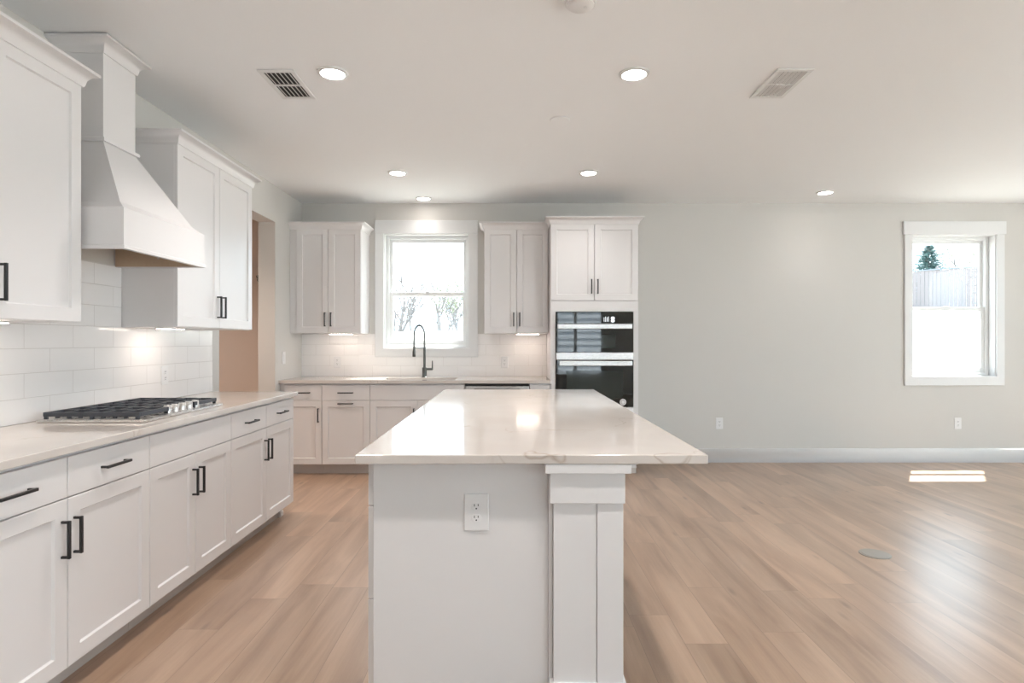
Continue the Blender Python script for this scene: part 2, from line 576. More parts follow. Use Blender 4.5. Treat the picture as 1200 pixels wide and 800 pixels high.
W1 = (-1.345, -0.430, 1.205, 2.425)       # window over the sink (x0,x1,z0,z1)
W2 = (4.250, 5.150, 0.905, 2.415)         # window at the right of the back wall
W9 = (5.85, 6.75, 0.905, 2.415)           # unseen window, added for the glare on the floor
b = MB(); wall_y(b, XL - WT, XL, YR - WT, YB + WT, [(OP0, OP1, 0, OPZ)])
struct(b.build('wall_left', M['wall'], smooth=False), 'greige painted wall behind the cooktop with an opening to a hallway', 'wall')
b = MB(); wall_x(b, YB, YB + WT, XL, XR + WT, [W1, W2, W9])
struct(b.build('wall_back', M['wall'], smooth=False), 'greige painted back wall with two windows', 'wall')
REAR = [(-2.0, -1.2, 0.9, 2.1), (1.10, 2.25, 0.45, 2.35), (3.6, 6.0, 0.0, 2.45)]  # outer two are unseen openings added to let in daylight
RIGHT = [(-2.6, -0.3, 0.0, 2.4), (0.1, 2.5, 0.0, 2.45), (2.9, 4.7, 0.0, 2.45)]
b = MB(); wall_x(b, YR - WT, YR, XL, XR + WT, REAR)
struct(b.build('wall_rear', M['wall'], smooth=False), 'greige wall behind the camera with added glass doors', 'wall')
b = MB(); wall_y(b, XR, XR + WT, YR, YB, RIGHT)
struct(b.build('wall_right', M['wall'], smooth=False), 'greige wall with a row of windows out of frame', 'wall')
# hallway
b = MB()
b.box(HX - WT, HX, HY0 - WT, HY1 + WT, 0, H)
b.box(HX, XL - WT, HY1, HY1 + WT, 0, H)
b.box(HX, XL - WT, HY0 - WT, HY0, 0, H)
struct(b.build('wall_hallway', M['hall'], smooth=False), 'tan walls of the hallway seen through the opening', 'wall')

# baseboards
b = MB()
prof = [(0, 0), (0.016, 0), (0.016, 0.135), (0.010, 0.149), (0, 0.149)]
b.sweep([(1.24, YB), (XR, YB)], prof)
struct(b.build('baseboard_back', M['trim'], smooth=False), 'tall white baseboard along the right of the back wall', 'baseboard')
b = MB(); b.sweep([(XR, YB), (XR, YR)], prof)
struct(b.build('baseboard_right', M['trim'], smooth=False), 'white baseboard along the right wall', 'baseboard')

# ------------------------------------------------------------------ windows
def sash(b, x0, x1, z0, z1, y0, y1, s, t, bt):
    b.box(x0, x0 + s, y0, y1, z0, z1, .003, 1)
    b.box(x1 - s, x1, y0, y1, z0, z1, .003, 1)
    b.box(x0 + s, x1 - s, y0, y1, z1 - t, z1, .003, 1)
    b.box(x0 + s, x1 - s, y0, y1, z0, z0 + bt, .003, 1)

def hung_window(name, W, label, rail_z, casing, header, bottom, ears):
    x0, x1, z0, z1 = W
    r = struct(empty(name, ((x0 + x1) / 2, YB, z0)), label, 'window')
    T = Matrix.Translation((-(x0 + x1) / 2, -YB, -z0))
    b = MB(T)     # jamb liner in the wall opening
    j = 0.012
    b.box(x0, x0 + j, YB - .001, YB + WT, z0, z1); b.box(x1 - j, x1, YB - .001, YB + WT, z0, z1)
    b.box(x0 + j, x1 - j, YB - .001, YB + WT, z1 - j, z1); b.box(x0 + j, x1 - j, YB - .001, YB + WT, z0, z0 + j)
    b.build('jamb', M['trim'], r)
    b = MB(T)     # flat casing boards
    c = casing
    b.box(x0 - c, x0 + .004, YB - .019, YB, z0, z1, .002, 1)
    b.box(x1 - .004, x1 + c, YB - .019, YB, z0, z1, .002, 1)
    b.box(x0 - c - ears, x1 + c + ears, YB - .024, YB, z1 - .004, z1 + header, .002, 1)
    b.box(x0 - c, x1 + c, YB - .019, YB, z0 - bottom, z0 + .004, .002, 1)
    b.build('casing', M['trim'], r)
    b = MB(T)     # vinyl frame
    xa, xb, za, zb = x0 + j, x1 - j, z0 + j, z1 - j
    sash(b, xa, xb, za, zb, YB + .085, YB + .155, .032, .032, .032)
    b.build('frame', M['vinyl'], r)
    xa += .030; xb -= .030; za += .030; zb -= .030
    up = MB(T); sash(up, xa, xb, rail_z - .02, zb, YB + .128, YB + .150, .034, .036, .036)
    u = up.build('upper_sash', M['vinyl'], r)
    g = MB(T); g.box(xa + .03, xb - .03, YB + .137, YB + .141, rail_z + .012, zb - .03); g.build('pane', M['glass'], u)
    lo = MB(T); sash(lo, xa, xb, za, rail_z + .022, YB + .100, YB + .124, .040, .040, .048)
    l = lo.build('lower_sash', M['vinyl'], r)
    g = MB(T); g.box(xa + .035, xb - .035, YB + .110, YB + .114, za + .04, rail_z - .014); g.build('pane', M['glass'], l)
    k = MB(T); k.box((xa + xb) / 2 - .03, (xa + xb) / 2 + .03, YB + .092, YB + .108, rail_z + .0225, rail_z + .034, .003, 1)
    k.build('lock', M['plastic'], l)
    return r

hung_window('window_1', W1, 'white double-hung window above the kitchen sink', 1.787, 0.086, 0.135, 0.088, 0.0)
hung_window('window_2', W2, 'white double-hung window at the right end of the back wall', 1.63, 0.078, 0.135, 0.09, 0.014)

def plain_window_x(name, hole, y0, label, muls, bars=()):
    x0, x1, z0, z1 = hole
    r = struct(empty(name, (x0, y0, z0)), label, 'window')
    T = Matrix.Translation((-x0, -y0, -z0))
    b = MB(T)
    sash(b, x0, x1, z0, z1, y0 - .11, y0 - .05, .05, .05, .06)
    for m_ in muls: b.box(m_ - .035, m_ + .035, y0 - .11, y0 - .05, z0 + .05, z1 - .05)
    for z in bars: b.box(x0 + .05, x1 - .05, y0 - .10, y0 - .06, z - .02, z + .02)
    b.build('frame', M['vinyl'], r)
    g = MB(T); g.box(x0 + .04, x1 - .04, y0 - .083, y0 - .079, z0 + .05, z1 - .04); g.build('pane', M['glass'], r)

plain_window_x('window_3', REAR[0], YR, 'small unseen window added for daylight behind the camera, left', [])
plain_window_x('window_4', REAR[1], YR, 'window behind the camera reflected in the ovens', [1.58])
plain_window_x('window_5', REAR[2], YR, 'wide unseen glass doors added for daylight behind the camera, right', [4.7])
plain_window_x('window_9', W9, YB + WT, 'unseen window added in the back wall for the floor glare', [])
def plain_window_y(name, hole, x0, label):
    y0, y1, z0, z1 = hole
    r = struct(empty(name, (x0, y0, z0)), label, 'window')
    T = Matrix.Translation((-x0, -y0, -z0))
    b = MB(T)
    xa, xb = x0 + .05, x0 + .11
    for a, c in ((y0, y0 + .05), (y1 - .05, y1), ((y0 + y1) / 2 - .03, (y0 + y1) / 2 + .03)): b.box(xa, xb, a, c, z0, z1)
    b.box(xa, xb, y0, y1, z0, z0 + .06); b.box(xa, xb, y0, y1, z1 - .05, z1)
    b.build('frame', M['vinyl'], r)
    g = MB(T); g.box(x0 + .078, x0 + .082, y0 + .04, y1 - .04, z0 + .05, z1 - .04); g.build('pane', M['glass'], r)
for i, hh in enumerate(RIGHT):
    plain_window_y('window_%d' % (6 + i), hh, XR, ['right wall window nearest the camera side', 'middle window of the right wall', 'right wall window nearest the back wall'][i])

# ------------------------------------------------------------------ backsplash tiles
TZ = 1.362
b = MB(); b.box(XL, XL + .009, 1.0, 4.351, .911, TZ)
b.box(XL, XL + .009, 2.592, 3.333, TZ, 1.70)
struct(b.build('wall_backsplash', M['tile_l'], smooth=False), 'glossy white subway tile backsplash behind the gas cooktop', 'backsplash')
b = MB()
xa, xb = W1[0] - .086, W1[1] + .086
zc = W1[2] - .088
b.box(XL + .001, xa - .001, YB - .009, YB, .911, TZ)
b.box(xb + .001, .384, YB - .009, YB, .911, TZ)
b.box(xa - .001, xb + .001, YB - .009, YB, .911, zc - .001)
struct(b.build('wall_backsplash', M['tile_b'], smooth=False), 'glossy white subway tile backsplash under the window behind the sink', 'backsplash')

# ------------------------------------------------------------------ cabinets
CROWN = [(0.0, 0.0), (0.006, 0.0), (0.010, 0.010), (0.014, 0.030), (0.026, 0.047), (0.044, 0.056), (0.050, 0.058), (0.050, 0.070), (0.0, 0.070)]
ZB0, ZDR, ZD1 = 0.105, 0.717, 0.864        # door bottom, drawer split, drawer top
G = 0.002                                   # half gap between fronts

def base_cabinet(loc, rz, width, label, fronts, depth=0.59, group='white base cabinets', end_cap=None, open_top=False):
    """local frame: x along the run, fronts look to -Y, carcass front at y=0"""
    t = thing('base_cabinet', label, 'cabinet', loc, rz, group)
    b = MB()
    if open_top:      # five panels, room for the sink bowl
        b.box(.0005, .018, 0, depth, .10, .879); b.box(width - .018, width - .0005, 0, depth, .10, .879)
        b.box(.018, width - .018, 0, depth, .10, .118); b.box(.018, width - .018, depth - .012, depth, .118, .879)
        b.box(.018, width - .018, 0, .018, .118, .879)
    else:
        b.box(0.0005, width - .0005, 0, depth, 0.10, 0.879)
    b.build('carcass', M['cab'], t)
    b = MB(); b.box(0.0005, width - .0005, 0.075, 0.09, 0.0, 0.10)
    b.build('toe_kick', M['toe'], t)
    if end_cap:
        b = MB(); b.box(width - .055, width - .002, 0.052, 0.074, 0.0, 0.045, .008, 2)
        tag(b.build('toe_kick_end_block', M['plastic'], t), 'small white end block on the toe kick')
    for f in fronts:
        kind, x0, x1, hnd = f
        if kind in ('drawer', 'false'):
            b = MB(); b.box(x0 + G, x1 - G, -0.02, 0, ZDR + G, ZD1, .002, 1)
            o = b.build('drawer' if kind == 'drawer' else 'false_front', M['cab'], t)
            if kind == 'drawer':
                b = MB(); b.pull((x0 + x1) / 2, (ZDR + ZD1) / 2, -.02, .145, False)
                b.build('handle', M['black'], o)
        else:
            b = MB(); b.shaker(x0 + G, x1 - G, ZB0, ZDR - G, -.02)
            o = b.build('door', M['cab'], t)
            b = MB()
            if hnd == 'top': b.pull((x0 + x1) / 2, ZDR - .03, -.02, .145, False)
            else:
                hx = x1 - .03 if hnd == 'right' else x0 + .03
                b.pull(hx, .575, -.02, .135, True)
            b.build('handle', M['black'], o)
    return t

def upper_cabinet(loc, rz, width, label, split, depth=0.305, z0=TZ, z1=2.40, left_ret=True, right_ret=True, filler=0.0, depth_crown=None, name='upper_cabinet', x_doors=None):
    t = thing(name, label, 'cabinet', loc, rz, 'white wall cabinets')
    b = MB(); b.box(0.0005, width - .0005, 0, depth - .0005, z0, z1 + .012)
    b.build('carcass', M['cab'], t)
    if filler:
        b = MB(); b.box(-filler + .0005, 0, -.004, .015, z0, z1 + .012)
        b.build('filler_strip', M['cab'], t)
    for (a, c, hs) in ((0.0, split, 'right'), (split, width, 'left')):
        b = MB(); b.shaker(a + G, c - G, z0 + .003, z1 + .008, -.02)
        o = b.build('door', M['cab'], t)
        b = MB(); b.pull(c - .03 if hs == 'right' else a + .03, z0 + .138, -.02, .14, True)
        b.build('handle', M['black'], o)
    b = MB()
    path = []
    if left_ret: path += [(0, depth - .001), (0, -.02)]
    else: path += [(-filler + .001, -.02)]
    path += [(width, -.02)]
    if right_ret: path += [(width, depth - .001)]
    b.sweep(path, [(o_, z1 + z_) for o_, z_ in CROWN])
    b.box(0, width, -.02, depth - .001, z1 + .055, z1 + .068)
    b.build('crown_moulding', M['cab'], t)
    return t

# left run: fronts look to +X, so local x runs along +Y
XF = -1.615                                  # carcass front plane of the left run
R90 = R(90)
base_cabinet((XF, 1.639, 0), R90, .967, 'white two-drawer base cabinet left of the cooktop, nearest the camera',
    [('drawer', 0, .484, 0), ('drawer', .484, .967, 0), ('door', 0, .484, 'right'), ('door', .484, .967, 'left')])
base_cabinet((XF, 2.606, 0), R90, .760, 'white base cabinet directly under the cooktop with a plain false front',
    [('false', 0, .760, 0), ('door', 0, .380, 'right'), ('door', .380, .760, 'left')])
base_cabinet((XF, 3.366, 0), R90, .967, 'white two-drawer base cabinet right of the cooktop at the end of the run',
    [('drawer', 0, .4835, 0), ('drawer', .4835, .967, 0), ('door', 0, .4835, 'right'), ('door', .4835, .967, 'left')], end_cap=True)

upper_cabinet((-1.905, 1.690, 0), R90, .900, 'white wall cabinet left of the range hood, cut by the photo edge', .450)
upper_cabinet((-1.905, 3.335, 0), R90, .965, 'tall white two-door wall cabinet right of the range hood', .4825)

# back run: fronts look to -Y
YF = 5.65
t = base_cabinet((-2.165, YF, 0), 0, .362, 'narrow white one-drawer one-door base cabinet in the back left corner',
    [('drawer', 0, .362, 0), ('door', 0, .362, 'right')])
b = MB(); b.box(-.044, -.0005, 0, .018, .10, .879); b.build('filler_strip', M['cab'], t)
base_cabinet((-1.803, YF, 0), 0, .460, 'white pull-out base cabinet with two horizontal bar pulls left of the sink',
    [('drawer', 0, .460, 0), ('door', 0, .460, 'top')])
base_cabinet((-1.343, YF, 0), 0, .906, 'white sink base cabinet under the window with a false front',
    [('false', 0, .906, 0), ('door', 0, .453, 'right'), ('door', .453, .906, 'left')], open_top=True)
base_cabinet((.184, YF, 0), 0, .198, 'narrow white base cabinet between dishwasher and wall ovens',
    [('false', 0, .198, 0), ('door', 0, .198, 'left')])

YU = 5.91
upper_cabinet((-2.143, YU, 0), 0, .649, 'white two-door wall cabinet left of the sink window', .3215, depth=.332, left_ret=False, filler=.066)
upper_cabinet((-.261, YU, 0), 0, .642, 'white two-door wall cabinet between the sink window and the ovens', .325, depth=.332, right_ret=False)

# tall oven cabinet (open box with a niche for the ovens)
t = thing('oven_cabinet', 'tall white cabinet housing the two wall ovens', 'cabinet', (.386, YF, 0), 0)
OW, OD = .838, .588
OZ0, OZ1 = .560, 1.566
b = MB()
b.box(.0, .020, 0, OD, .10, 2.412); b.box(OW - .020, OW, 0, OD, .10, 2.412)
b.box(.020, OW - .020, OD - .012, OD, .10, 2.412)
b.box(.020, OW - .020, 0, OD - .012, .10, .13)
b.box(.020, OW - .020, 0, OD - .012, OZ0 - .02, OZ0)
b.box(.020, OW - .020, 0, OD - .012, OZ1, OZ1 + .02)
b.box(.020, OW - .020, 0, OD - .012, 2.39, 2.412)
b.build('carcass', M['cab'], t)
b = MB()      # face frame round the ovens
b.box(0, .046, -.02, 0, OZ0 - .02, 1.668); b.box(OW - .046, OW, -.02, 0, OZ0 - .02, 1.668)
b.box(.046, OW - .046, -.02, 0, OZ1, 1.668)
b.build('face_frame', M['cab'], t)
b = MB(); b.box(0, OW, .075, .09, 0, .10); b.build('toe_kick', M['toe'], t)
for a, c, hx in ((0, OW / 2, OW / 2 - .03), (OW / 2, OW, OW / 2 + .03)):
    b = MB(); b.shaker(a + G, c - G, 1.672, 2.408, -.02)
    o = b.build('door', M['cab'], t)
    b = MB(); b.pull(hx, 1.805, -.02, .14, True); b.build('handle', M['black'], o)
b = MB(); b.box(G, OW - G, -.02, 0, .105, OZ0 - .024, .002, 1); o = b.build('drawer', M['cab'], t)
b = MB(); b.pull(OW / 2, .40, -.02, .145, False); b.build('handle', M['black'], o)
b = MB()
b.sweep([(0, .185), (0, -.02), (OW, -.02), (OW, OD - .001)], [(o_, 2.40 + z_) for o_, z_ in CROWN])
b.box(0, OW, -.02, OD - .001, 2.455, 2.468)
b.build('crown_moulding', M['cab'], t)

# ------------------------------------------------------------------ wall ovens
t = thing('wall_oven', 'black glass and stainless double wall oven built into the tall cabinet', 'oven', (.386 + OW / 2, YF, OZ0))
T = Matrix.Translation((-(.386 + OW / 2), -YF, -OZ0))
ox0, ox1 = .386 + .049, .386 + OW - .049
yf = YF - .02
def oz(py): return CAM_Z + (400 - py) / 122.56
b = MB(T); b.box(ox0 + .003, ox1 - .003, YF + .002, YF + .54, OZ0 + .002, OZ1 - .004); b.build('body', M['steel'], t)
b = MB(T); b.box(ox0, ox1, yf - .012, YF, 1.452, 1.562, .002, 1); o = b.build('control_panel', M['bglass'], t)
b = MB(T)
cx = .386 + OW / 2
for i in range(4):  # glowing bars painted as a reflection in the control panel
    x = cx + .088 + i * .014
    b.box(x, x + .004, yf - .0128, yf - .0118, 1.468, 1.510 + .008 * (i % 2))
b.build('reflected_bars', M['glint'], o)
b = MB(T)
for zc_ in (1.477, 1.503):  # glowing rings, part of the same painted reflection
    n = 20
    ring = []
    for rr, yy in ((.019, yf - .0118), (.019, yf - .0128), (.007, yf - .0128), (.007, yf - .0118)):
        ring.append([(cx + .173 + rr * math.cos(2 * math.pi * i / n), yy, zc_ + .75 * rr * math.sin(2 * math.pi * i / n)) for i in range(n)])
    b.loft(ring + [ring[0]], cap=False)
b.build('reflected_rings', M['glint'], o)
b = MB(T); b.box(ox0, ox1, yf - .014, YF, 1.176, 1.450, .002, 1); d1 = b.build('upper_door', M['bglass'], t)
b = MB(T); b.box(cx + .06, cx + .20, yf - .0146, yf - .0138, 1.215, 1.345, 0); b.build('window', M['bwin'], d1)
b = MB(T); b.box(ox0 + .012, ox1 - .018, yf - .052, yf - .036, 1.400, 1.446, .004, 2)
b.box(ox0 + .05, ox0 + .075, yf - .037, yf - .0135, 1.41, 1.436); b.box(ox1 - .08, ox1 - .055, yf - .037, yf - .0135, 1.41, 1.436)
b.build('handle', M['steel'], d1)
b = MB(T); b.box(ox0, ox1, yf - .016, YF, 1.106, 1.174, .003, 1); b.build('trim_strip', M['steel'], t)
b = MB(T); b.box(ox0, ox1, yf - .014, YF, .655, 1.104, .002, 1); d2 = b.build('lower_door', M['bglass'], t)
b = MB(T); b.box(ox0 + .10, ox1 - .10, yf - .0146, yf - .0138, .74, 1.005, 0); b.build('window', M['bwin'], d2)
b = MB(T); b.box(ox0 + .03, ox1 - .018, yf - .056, yf - .038, 1.050, 1.096, .004, 2)
b.box(ox0 + .07, ox0 + .095, yf - .039, yf - .0135, 1.06, 1.086); b.box(ox1 - .08, ox1 - .055, yf - .039, yf - .0135, 1.06, 1.086)
b.build('handle', M['steel'], d2)
b = MB(T); b.cyl((1.075, yf - .0146, .702), .031, -.0012, 'Y', 28); st = b.build('round_sticker', M['plastic'], d2)
b = MB(T)
ring = []
for rr, yy in ((.021, yf - .0158), (.021, yf - .0163), (.016, yf - .0163), (.016, yf - .0158)):
    ring.append([(1.075 + rr * math.cos(2 * math.pi * i / 24), yy, .702 + rr * math.sin(2 * math.pi * i / 24)) for i in range(24)])
b.loft(ring + [ring[0]], cap=False)
b.build('printed_ring', M['nickel'], st)
b = MB(T); b.box(ox0, ox1, yf - .014, YF, OZ0 + .004, .653, .003, 1); b.build('lower_trim', M['steel'], t)

# ------------------------------------------------------------------ dishwasher
t = thing('dishwasher', 'stainless dishwasher with a black top edge right of the sink', 'dishwasher', (-.126, YF, 0))
b = MB(); b.box(-.303, .303, .002, .56, .10, .868); b.build('tub', M['black'], t)
b = MB(); b.box(-.303, .303, -.022, .001, .105, .852, .004, 2); d = b.build('door', M['steel'], t)
b = MB(); b.box(-.22, .22, -.024, -.021, .805, .828, 0); b.build('pocket_handle', M['dark'], d)
b = MB(); b.box(-.3075, .3075, -.02, .001, .856, .872, .002, 1); b.build('control_strip', M['black'], t)
b = MB(); b.box(-.303, .303, .06, .075, 0, .098); b.build('toe_kick', M['dark'], t)

# ------------------------------------------------------------------ countertops
CT0, CT1 = .880, .910
b = MB(); b.box(XL + .001, -1.570, 1.60, 4.358, CT0, CT1, .003, 2)
tag(b.build('countertop', M['quartz']), 'pale veined quartz countertop under the gas cooktop along the left wall', 'countertop')

SX0, SX1, SY0, SY1 = -1.25, -.53, 5.70, 6.04   # sink cut-out
b = MB()
b.box(XL + .001, SX0, 5.605, YB - .001, CT0, CT1); b.box(SX1, .384, 5.605, YB - .001, CT0, CT1)
b.box(SX0, SX1, 5.605, SY0, CT0, CT1); b.box(SX0, SX1, SY1, YB - .001, CT0, CT1)
bmesh.ops.remove_doubles(b.bm, verts=b.bm.verts, dist=.0001)
tag(b.build('countertop', M['quartz'], smooth=False), 'pale quartz countertop with the sink along the back wall', 'countertop')
t = thing('kitchen_sink', 'stainless undermount sink in the back countertop below the window', 'sink', (-.89, 5.87, .70))
b = MB()
x0, x1, y0, y1 = SX0 - .89 + 1.78 - .89, SX1 + .89, SY0 - 5.87, SY1 - 5.87
x0 = SX0 + .89
b.box(x0 - .003, x0 - .001, y0, y1, 0, .1795); b.box(x1 + .001, x1 + .003, y0, y1, 0, .1795)
b.box(x0 - .003, x1 + .003, y0 - .003, y0 - .001, 0, .1795); b.box(x0 - .003, x1 + .003, y1 + .001, y1 + .003, 0, .1795)
b.box(x0 - .003, x1 + .003, y0 - .003, y1 + .003, -.003, 0)
b.build('basin', M['steel'], t)
b = MB(); b.lathe((0, .05, 0), [(.04, .0003), (.045, .002), (.03, .002), (.028, .0006)], 'Z', 24); b.build('drain', M['steel'], t)

# island top
IX0, IX1, IY0, IY1 = -.507, .646, 1.920, 4.560
b = MB(); b.box(IX0, IX1, IY0, IY1, CT0, CT1, .003, 2)
tag(b.build('island_countertop', M['quartz']), 'polished pale quartz slab with brown veins on top of the kitchen island', 'countertop')

# ------------------------------------------------------------------ faucet
FX, FY = -.889, 6.10
t = thing('kitchen_faucet', 'dark gunmetal spring-neck faucet behind the sink in front of the window', 'faucet', (FX, FY, CT1))
b = MB(); b.lathe((0, 0, 0), [(.029, 0), (.029, .004), (.0235, .008), (.0235, .098), (.021, .102)], 'Z', 24); b.build('base', M['faucet'], t)
b = MB(); b.cyl((0, 0, .10), .0135, .21, 'Z', 20, bev=.002); b.build('column', M['faucet'], t)
ex, ey = -.083, -.15
pts = []
for i in range(25):
    s = i / 24
    a = math.pi * s
    u = (1 - math.cos(a)) / 2
    z = .31 + .12 + .105 * math.sin(a) if 0 < s < 1 else .43
    pts.append((ex * u, ey * u, z))
pts = [(0, 0, .305), (0, 0, .36), (0, 0, .40)] + pts + [(ex, ey, .39), (ex, ey, .35), (ex, ey, .315)]
b = MB(); b.tube(pts, .0065, 10); hose = b.build('hose', M['faucet'], t)
# spring coil round the hose
P = [Vector(p) for p in pts]
cum = [0]
for a, c in zip(P, P[1:]): cum.append(cum[-1] + (c - a).length)
def along(s):
    for i in range(len(P) - 1):
        if s <= cum[i + 1] or i == len(P) - 2:
            f = (s - cum[i]) / max(1e-6, cum[i + 1] - cum[i])
            return P[i].lerp(P[i + 1], f), (P[i + 1] - P[i]).normalized()
coil = []
turns = 44
side = Vector((-ey, ex, 0)).normalized()
for k in range(turns * 8 + 1):
    s = cum[-1] * (0.02 + .96 * k / (turns * 8))
    p, d = along(s)
    n2 = d.cross(side).normalized()
    a = 2 * math.pi * k / 8
    coil.append(p + (side * math.cos(a) + n2 * math.sin(a)) * .0095)
b = MB(); b.tube(coil, .0022, 5); b.build('spring', M['faucet'], hose)
b = MB(); b.lathe((ex, ey, .215), [(.013, 0), (.0165, .004), (.0165, .05), (.012, .075), (.012, .104)], 'Z', 20); b.build('spray_head', M['faucet'], t)
b = MB(); b.tube([(0, 0, .302), (ex * .5, ey * .5, .302), (ex * .86, ey * .86, .302)], .005, 8); b.build('docking_arm', M['faucet'], t)
b = MB(); b.tube([(.02, 0, .085), (.085, -.01, .085)], .0125, 14)
b.tube([(.082, -.0095, .079), (.083, -.012, .12), (.084, -.018, .172)], [.0085, .007, .0055], 10); b.build('lever_handle', M['faucet'], t)

# ------------------------------------------------------------------ kitchen island
t = thing('kitchen_island', 'white kitchen island base with a square panelled post in the foreground', 'island', (0, 3.2, 0))
T = Matrix.Translation((0, -3.2, 0))
PX0, PX1, PY0 = -.463, .150, 1.990
b = MB(T); b.box(PX0, PX1, PY0 + .015, 4.515, .10, .8795); b.build('carcass', M['cab'], t)
b = MB(T); b.box(PX0, .128, PY0, PY0 + .0148, .0, .8795, .001, 1); b.build('end_panel', M['cab'], t)
b = MB(T); b.box(PX0, PX1, 4.516, 4.53, 0, .8795); b.build('rear_panel', M['cab'], t)
b = MB(T); b.box(PX1 + .0005, PX1 + .0145, PY0 + .26, 4.53, 0, .8795, .001, 1); b.build('back_panel', M['cab'], t)
b = MB(T); b.box(.1285, .1425, PY0 - .012, PY0 + .0148, .0, .8795, .002, 1); b.build('corner_strip', M['cab'], t)
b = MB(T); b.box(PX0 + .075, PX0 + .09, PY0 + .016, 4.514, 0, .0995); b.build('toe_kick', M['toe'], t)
# fronts along the left side, looking to -X
TL = T @ Matrix.Translation((PX0 - .001, 0, 0)) @ Matrix.Rotation(R(-90), 4, 'Z')
def isl(kind, ya, yb, z0, z1, hnd):
    b = MB(TL)
    if kind == 'drawer': b.box(-yb + G, -ya - G, -.022, 0, z0 + .002, z1 - .002, .002, 1)
    else: b.shaker(-yb + G, -ya - G, z0 + .002, z1 - .002, -.022)
    o = b.build(kind, M['cab'], t)
    h = MB(TL)
    if hnd == 'h': h.pull(-(ya + yb) / 2, (z0 + z1) / 2, -.022, .145, False)
    else: h.pull(-yb + .03 if hnd == 'far' else -ya - .03, z1 - .14, -.022, .135, True)
    h.build('handle', M['black'], o)
for z0, z1 in ((.105, .40), (.40, .718), (.718, .865)): isl('drawer', 2.012, 2.60, z0, z1, 'h')
for ya in (2.60, 3.56):
    yb = ya + .96 if ya < 3 else 4.515
    ym = (ya + yb) / 2
    isl('drawer', ya, ym, .718, .865, 'h'); isl('drawer', ym, yb, .718, .865, 'h')
    isl('door', ya, ym, .105, .718, 'far'); isl('door', ym, yb, .105, .718, 'near')
# post with plinth, capital and cap
QX0, QX1, QY0, QY1 = .1435, .3745, 1.950, 2.180
b = MB(T); b.box(QX0, QX1 - .001, QY0 + .008, QY1, .0, .8795); post = b.build('post', M['cab'], t)
b = MB(T); b.box(QX0 + .144, QX1, QY0, QY0 + .0075, .15, .745, .0015, 1); b.build('post_board', M['cab'], post)
b = MB(T); b.box(QX0, QX0 + .142, QY0 + .004, QY0 + .0078, .15, .745, .0005, 1); b.build('post_board', M['cab'], post)
b = MB(T); b.box(QX0 - .013, QX1 + .004, QY0 - .010, QY1 + .006, .745, .8475, .002, 1); b.build('capital', M['cab'], post)
b = MB(T); b.box(QX0 - .030, QX1 + .021, QY0 - .027, QY1 + .02, .8475, .8795, .002, 1)
b.loft([[(QX1 + .021, 2.0, .8515), (QX1 + .021, 2.19, .8515), (QX1 + .021, 2.19, .8795), (QX1 + .021, 2.0, .8795)],
        [(QX1 + .056, 2.0, .8515), (QX1 + .056, 2.19, .8515), (QX1 + .046, 2.19, .8795), (QX1 + .046, 2.0, .8795)]])
b.build('cap_moulding', M['cab'], post)
b = MB(T); b.box(QX0 - .012, QX1 + .010, QY0 - .012, QY1 + .01, 0, .150, .002, 1); b.build('plinth', M['cab'], post)

# ------------------------------------------------------------------ outlets and switches
def outlet(loc, rz, label, wdt=.074, hgt=.120, kind='duplex', group='white wall outlets'):
    """plate looks to -Y before turning"""
    t = thing('power_outlet' if kind == 'duplex' else 'light_switch', label, 'outlet' if kind == 'duplex' else 'switch', loc, rz, group)
    b = MB(); b.box(-wdt / 2, wdt / 2, -.006, 0, -hgt / 2, hgt / 2, .003, 2); b.build('cover_plate', M['plastic'], t)
    if kind == 'duplex':
        for s in (-1, 1):
            zc_ = s * .0195
            b = MB()
            n = 20
            def outline(y, k=1.0):
                pts = []
                for i in range(n):
                    a = 2 * math.pi * i / n
                    x = .0165 * k * math.cos(a); z = max(-.0125 * k, min(.0125 * k, .0165 * k * math.sin(a)))
                    pts.append((x, y, zc_ + z))
                return pts
            b.loft([outline(-.0058), outline(-.0078), outline(-.0083, .95)])
            o = b.build('receptacle', M['plastic'], t)
            b = MB()
            b.box(-.0075, -.005, -.0088, -.008, zc_ + .0005, zc_ + .0085); b.box(.005, .0075, -.0088, -.008, zc_ + .0015, zc_ + .0085)
            b.cyl((0, -.008, zc_ - .0065), .0026, -.0008, 'Y', 12)
            b.build('slots', M['dark'], o)
    else:
        b = MB(); b.box(-.016, .016, -.0095, -.005, -.033, .033, .002, 1); b.build('rocker', M['plastic'], t)
    return t

outlet((-.1145, PY0, .705), 0, 'white power outlet on the island end panel', .083, .125)
outlet((2.216, YB, .412), 0, 'white power outlet low on the wall right of the ovens')
outlet((4.742, YB, .412), 0, 'white power outlet low on the wall below the right window')
outlet((XL + .009, 3.745, 1.065), R90, 'white power outlet on the tiles right of the cooktop')
outlet((-1.83, YB - .009, 1.062), 0, 'white power outlet on the tiles left of the sink')
outlet((-.06, YB - .009, 1.062), 0, 'white power outlet on the tiles right of the sink')
outlet((XL, 5.74, 1.12), R90, 'white light switch on the narrow wall beside the hallway opening', kind='switch', group='light switches')

